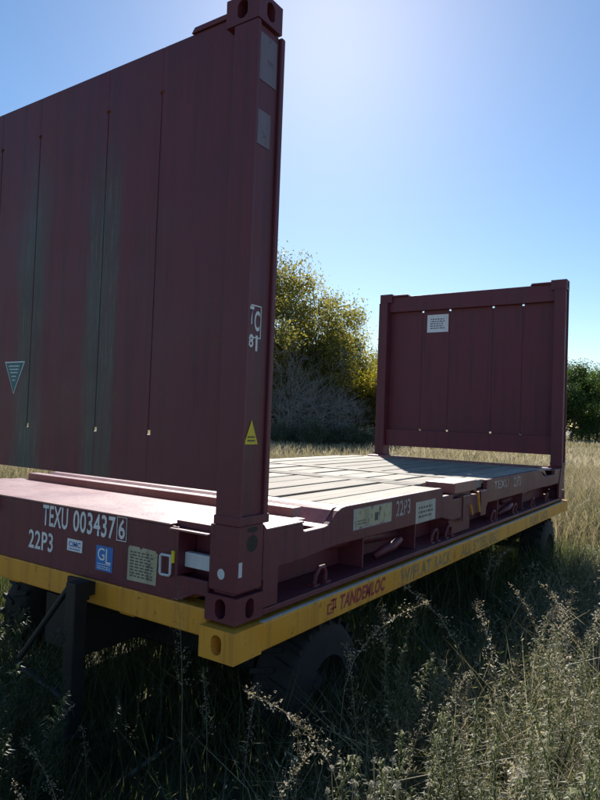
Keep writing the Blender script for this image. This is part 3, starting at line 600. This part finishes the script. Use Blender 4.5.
for px, py, ds, k in WT:
    x, y, s = put_top(px, py, ds, (.8, .65, .9)[k])
    put('weed%d' % k, lambda k=k: poly_obj('leafy_weed', *WD[k], 'weed'), x, y, s, '%s %s feathery grey green weed %s' % ('tall' if s*(.8, .65, .9)[k] > .62 else 'short', ('four stemmed', 'bushy', 'slim')[k], where(y)), 'weed', 'leafy weeds beside the trailer')
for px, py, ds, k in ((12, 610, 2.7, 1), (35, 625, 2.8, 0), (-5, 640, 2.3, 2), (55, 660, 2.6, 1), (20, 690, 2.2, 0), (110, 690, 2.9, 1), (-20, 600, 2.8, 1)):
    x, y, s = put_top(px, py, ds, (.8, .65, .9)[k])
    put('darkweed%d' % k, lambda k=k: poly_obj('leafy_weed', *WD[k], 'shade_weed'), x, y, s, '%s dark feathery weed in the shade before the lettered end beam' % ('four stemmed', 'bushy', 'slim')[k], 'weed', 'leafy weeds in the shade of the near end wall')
rw = random.Random(5)
for i in range(26):  # unseen weed row added to shade the ground under the trailer
    k = i % 3; put('darkweed%d' % k, None, -2.62-rw.uniform(0, .75), -.9+7.4*(i+rw.random())/26, rw.uniform(1.0, 1.35), 'tall leafy weed added along the far side of the trailer to shade its underside', 'weed', 'leafy weeds added on the far side of the trailer for shade')
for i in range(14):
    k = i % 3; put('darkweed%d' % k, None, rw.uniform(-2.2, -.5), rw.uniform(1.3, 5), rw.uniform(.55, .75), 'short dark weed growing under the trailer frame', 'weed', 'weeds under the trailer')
def tangle():
    n = 26000; x = rng.uniform(.25, 3.2, n); y = rng.uniform(-.9, 6.0, n); kp = (rng.random(n) < .3+.9*vnoise(x, y, 1.3, 12)) & (np.hypot(x-CAM[0], y-CAM[1]) > 1.15); x, y = x[kp], y[kp]; n = len(x)
    h = (.25+.42*vnoise(x, y, .9, 14))*rng.uniform(.6, 1.25, n); tone = np.clip(.42+.55*vnoise(x, y, 1.1, 15)+rng.normal(0, .25, n), 0, 1)
    V, F, T = blades(np.stack([x, y, np.full(n, -.02)], 1), h, rng.uniform(.0018, .005, n), rng.uniform(.15, 1.3, n), tone)
    n2 = 1700; x2 = rng.uniform(.35, 3.0, n2); y2 = rng.uniform(-.7, 5.5, n2); k2 = np.hypot(x2-CAM[0], y2-CAM[1]) > 1.3; x2, y2 = x2[k2], y2[k2]; n2 = len(x2)
    V2, F2, T2 = blades(np.stack([x2, y2, np.full(n2, -.02)], 1), rng.uniform(.4, .8, n2), rng.uniform(.004, .009, n2), rng.uniform(.5, 1.6, n2), rng.uniform(.5, 1, n2)); F = F+[f+len(V) for f in F2]; V = np.concatenate([V, V2]); T = np.concatenate([T, T2])
    m = 60000; xl = rng.uniform(.25, 3.2, m); yl = rng.uniform(-.9, 6.0, m); kp = (rng.random(m) < .25+.9*vnoise(xl, yl, 1.3, 12)) & (np.hypot(xl-CAM[0], yl-CAM[1]) > 1.15); xl, yl = xl[kp], yl[kp]; m = len(xl)
    P = np.stack([xl, yl, (.22+.42*vnoise(xl, yl, .9, 14))*rng.beta(2.2, 1.3, m)*1.05], 1); u = rng.normal(0, 1, (m, 3)); u[:, 2] = np.abs(u[:, 2])*.8; u /= np.linalg.norm(u, axis=1)[:, None]; v = np.cross(u, rng.normal(0, 1, (m, 3))); v /= np.linalg.norm(v, axis=1)[:, None]
    sz = rng.uniform(.006, .019, (m, 1)); LV = np.stack([P-u*sz, P+v*sz*.22, P+u*sz, P-v*sz*.22], 1).reshape(-1, 3); k = len(V)
    F = F+[np.arange(m*4).reshape(-1, 4)+k]; T = np.concatenate([T, np.repeat(np.clip(.4+.6*vnoise(xl, yl, 1.1, 15)+rng.normal(0, .28, m), 0, 1), 4)])
    tag(mesh_np('verge_tangle', np.concatenate([V, LV]), F, 'near_grass', T), 'tangle of thin straw stems and small leaves along the sunny verge', 'undergrowth', kind='stuff')
tangle()
# pale flower heads
def bloom_mesh(seed):
    r = random.Random(seed); V, F, T = [], [], []
    for s in range(16):
        a = r.uniform(0, 6.28); d = Vector((math.cos(a)*r.uniform(.01, .1), math.sin(a)*r.uniform(.02, .1), r.uniform(.4, .55))); k = MB().tube([(0, 0, 0), (d*.6)[:], d[:]], [.0025, .002, .0015], 4); b = len(V); V += k.v; F += [tuple(i+b for i in f) for f in k.f]; T += [0]*len(k.v)
        for q in range(26):
            u = Vector((r.gauss(0, 1), r.gauss(0, 1), r.gauss(.4, 1))).normalized(); p = d+u*.003; e = u.orthogonal().normalized()*.003; b = len(V); V += [(p-e)[:], (p+u*.006)[:], (p+e)[:]]; F.append((b, b+1, b+2)); T += [r.random()]*3
    return V, F, T
BM = bloom_mesh(4)
for px, py, ds in ((352, 788, 1.9), (386, 786, 1.9), (405, 792, 1.85)):
    x, y, s = put_top(px, py, ds, .5)
    put('bloom', lambda: poly_obj('flowering_weed', *BM, 'bloom'), x, y, s, 'small weed with dry whitish flower heads among the verge grass', 'weed', 'whitish flowering weeds')
# dry branch on the ground in the shade
g0, g1 = gp(110, 800), gp(212, 738); d = g1-g0
br = MB().tube([g0+(0, 0, .05), g0+d*.35+(.02, 0, .09), g0+d*.7+(-.02, 0, .08), g1+(0, 0, .05)], [.012, .011, .009, .004], 6); br.tube([g0+d*.35+(.02, 0, .09), g0+d*.55+(-.12, .05, .12), g0+d*.62+(-.2, .12, .1)], [.007, .006, .003], 6)
tag(br.build('fallen_branch', 'dry_wood', smooth=True), 'thin dry fallen branch lying in the shaded grass before the trailer', 'branch')

# ---- trees
def limb(m, p, d, ln, r, depth, rr, tips, spread=.7, n=5, kids=(3, 4), up=.15, rmin=.004):
    pts, rad = [p], [r]; q = p; dd = d
    for i in range(3):
        dd = (dd+Vector((rr.uniform(-.22, .22), rr.uniform(-.22, .22), rr.uniform(-.05, .2)*up*4))).normalized(); q = q+dd*ln/3; pts.append(q); rad.append(max(r*(1-.2*(i+1)), rmin))
    m.tube(pts, rad, n if depth > 1 else 3, cap=False)
    if depth == 0: tips += pts[1:]; return
    if depth <= 1: tips += pts[2:]
    for k in range(rr.randint(*kids)):
        t = rr.uniform(.4, 1); i = min(int(t*3), 2); s = pts[i].lerp(pts[i+1], t*3-i); a = rr.uniform(0, 6.28); o = dd.orthogonal().normalized(); o.rotate(Matrix.Rotation(a, 3, dd))
        limb(m, s, (dd+o*spread*rr.uniform(.6, 1.3)+Vector((0, 0, up))).normalized(), ln*rr.uniform(.55, .78), r*(1-.2*t*2)*.55, depth-1, rr, tips, spread, n, kids, up, rmin)
def leaves(tips, per, sig, size, seed, gold=0., zt=None):
    g = np.random.default_rng(seed); T = np.array([t[:] for t in tips]); n = len(T)*per; cl = np.repeat(np.arange(len(T)), per)
    P = T[cl]+g.normal(0, sig, (n, 3)); u = g.normal(0, 1, (n, 3)); u /= np.linalg.norm(u, axis=1)[:, None]; v = np.cross(u, g.normal(0, 1, (n, 3))); v /= np.linalg.norm(v, axis=1)[:, None]
    s = size*g.uniform(.6, 1.3, (n, 1)); V = np.stack([P-u*s, P+v*s*.45, P+u*s, P-v*s*.45], 1).reshape(-1, 3)
    tone = np.repeat(np.clip(g.random(len(T))[cl]*.6+g.random(n)*.4+gold, 0, 1), 4); return V, [np.arange(n*4).reshape(-1, 4)], tone
def tree_proto(name, h, seed, leafmat, per=10, sig=.28, size=.10, depth=3, spread=.75, gold=0., barkm='bark', stems=1, up=.15, kids=(3, 4), r0=.16, frac=.42, low=7, rmin=.004):
    rr = random.Random(seed); m = MB(); tips = []; root = empty(name)
    for s in range(stems):
        a = rr.uniform(0, 6.28); ln = h*frac*rr.uniform(.8, 1.1); d = Vector((math.cos(a)*.25*(stems > 1), math.sin(a)*.25*(stems > 1), 1)).normalized()
        limb(m, Vector((math.cos(a)*.12*(stems > 1), math.sin(a)*.12*(stems > 1), -.05)), d, ln, r0, depth, rr, tips, spread, 7, kids, up, rmin)
        for k in range(low): limb(m, Vector((math.cos(a)*.12*(stems > 1), math.sin(a)*.12*(stems > 1), ln*rr.uniform(.12, .9))), Vector((rr.uniform(-1, 1), rr.uniform(-1, 1), rr.uniform(0, .6))).normalized(), ln*rr.uniform(.45, .75), r0*.5, depth-1, rr, tips, spread, 5, kids, up, rmin)
    zs = max(t.z for t in tips); k = h/(zs+.1)
    for i, p in enumerate(m.v): m.v[i] = (p[0]*k, p[1]*k, p[2]*k)
    tips = [t*k for t in tips]
    m.build('trunk', barkm, root, smooth=True)
    if leafmat: V, F, T = leaves(tips, per, sig, size, seed, gold); mesh_np('crown', V, F, leafmat, T, root)
    return root
def plant(root, px, dist, s, rz, label, cat, group=None, first=True, flat=1.0):
    o = root if first else copy_tree(root); p = at(px, dist); o.location = tuple(p); o.rotation_euler = (0, 0, rz); o.scale = (s*flat, s*flat, s); tag(o, label, cat, group); return o
gold = tree_proto('yellowing_tree', 12.5, 21, 'leaf_gold', per=26, sig=.34, size=.095, depth=4, gold=.26, kids=(2, 4))
olive = tree_proto('olive_tree', 12, 22, 'leaf_olive', per=24, sig=.34, size=.095, depth=4, gold=.16, kids=(2, 4))
green = tree_proto('dark_green_tree', 10, 23, 'leaf_green', per=24, sig=.36, size=.12, depth=4, kids=(2, 4), r0=.2)
bare = tree_proto('bare_shrub', 6.5, 24, None, depth=4, spread=.95, barkm='twig', stems=3, up=.05, kids=(2, 4), r0=.05, frac=.5, low=4, rmin=.0065)
sage = tree_proto('sage_bush', 1.8, 25, 'leaf_sage', per=9, sig=.12, size=.045, depth=3, barkm='twig', stems=5, r0=.025, frac=.5)
plant(olive, 282, 46, 1.42, .3, 'tallest olive brown tree of the thicket, seen between the two end walls', 'tree')
plant(gold, 314, 48, .92, 3.6, 'yellowing tree in the middle of the thicket, behind bare grey shrubs', 'tree')
plant(gold, 350, 45, .78, 2.6, 'lower yellow tree of the thicket, just beside the left post of the far end wall', 'tree', first=False)
plant(green, 376, 47, .64, .4, 'bright green edged tree standing behind the left post of the far end wall', 'tree')
plant(olive, 308, 52, 1.05, 1.2, 'dull olive tree at the back of the thicket', 'tree', first=False)
plant(olive, 262, 47, 1.25, 2.2, 'olive tree of the thicket hidden in part by the near end wall', 'tree', first=False)
plant(gold, 296, 49, 1.08, 5.0, 'broad yellow green tree of the thicket, next to the tallest one', 'tree', first=False)
plant(gold, 338, 48, .82, .3, 'sparse yellow tree on the falling side of the thicket', 'tree', first=False)
plant(olive, 345, 54, .7, 5.2, 'dark olive tree filling the thicket behind the yellow trees', 'tree', first=False)
for i, (px, ds, s) in enumerate(((277, 41, 1.05), (290, 40, .95), (304, 41, 1.0), (320, 40, .85), (336, 41.5, .8), (352, 41, .6), (284, 42, 1.2), (314, 42, 1.1))):
    plant(bare, px, ds, s, i*1.3, 'bare grey twiggy shrub at the foot of the thicket', 'shrub', 'bare grey shrubs along the thicket', first=(i == 0))
for i, (px, ds, s) in enumerate(((280, 37, .9), (311, 37, 1.05), (326, 38, .8), (352, 38, .9), (366, 38, .8), (297, 38.5, .7), (340, 38, .75))):
    plant(sage, px, ds, s, i*1.9, 'low dull grey green bush at the edge of the grass field before the thicket', 'bush', 'low bushes before the thicket', first=(i == 0))
for i, (px, ds, s, lb) in enumerate(((571, 82, .98, 'dark green tree showing beside the right post of the far end wall'), (590, 88, .86, 'smaller dark green tree next along the tree line from the far end wall'), (606, 84, .95, 'dark green tree at the open end of the far tree line'))):
    plant(green, px, ds, s, i*2.1+.5, lb, 'tree', first=False)
for i, (px, ds, s) in enumerate(((272, 44.5, .42), (283, 45, .45), (296, 44.5, .4), (308, 45, .46), (320, 45, .42), (333, 44.5, .44), (346, 44.5, .4), (358, 44, .38), (370, 44, .4), (382, 45, .42))):
    plant(olive, px, ds, s, i*1.7+.4, 'low dense dark bush filling the foot of the thicket', 'bush', 'dense bushes at the foot of the thicket', first=False, flat=1.35)
for i, (px, ds, s) in enumerate(((582, 96, 1.0), (598, 98, .95), (552, 90, 1.0), (632, 88, 1.0), (662, 86, 1.1), (520, 94, 1.05))):
    plant(green, px, ds, s, i*2.7, 'dark green tree at the back of the far tree line', 'tree', 'trees at the back of the far tree line', first=False)
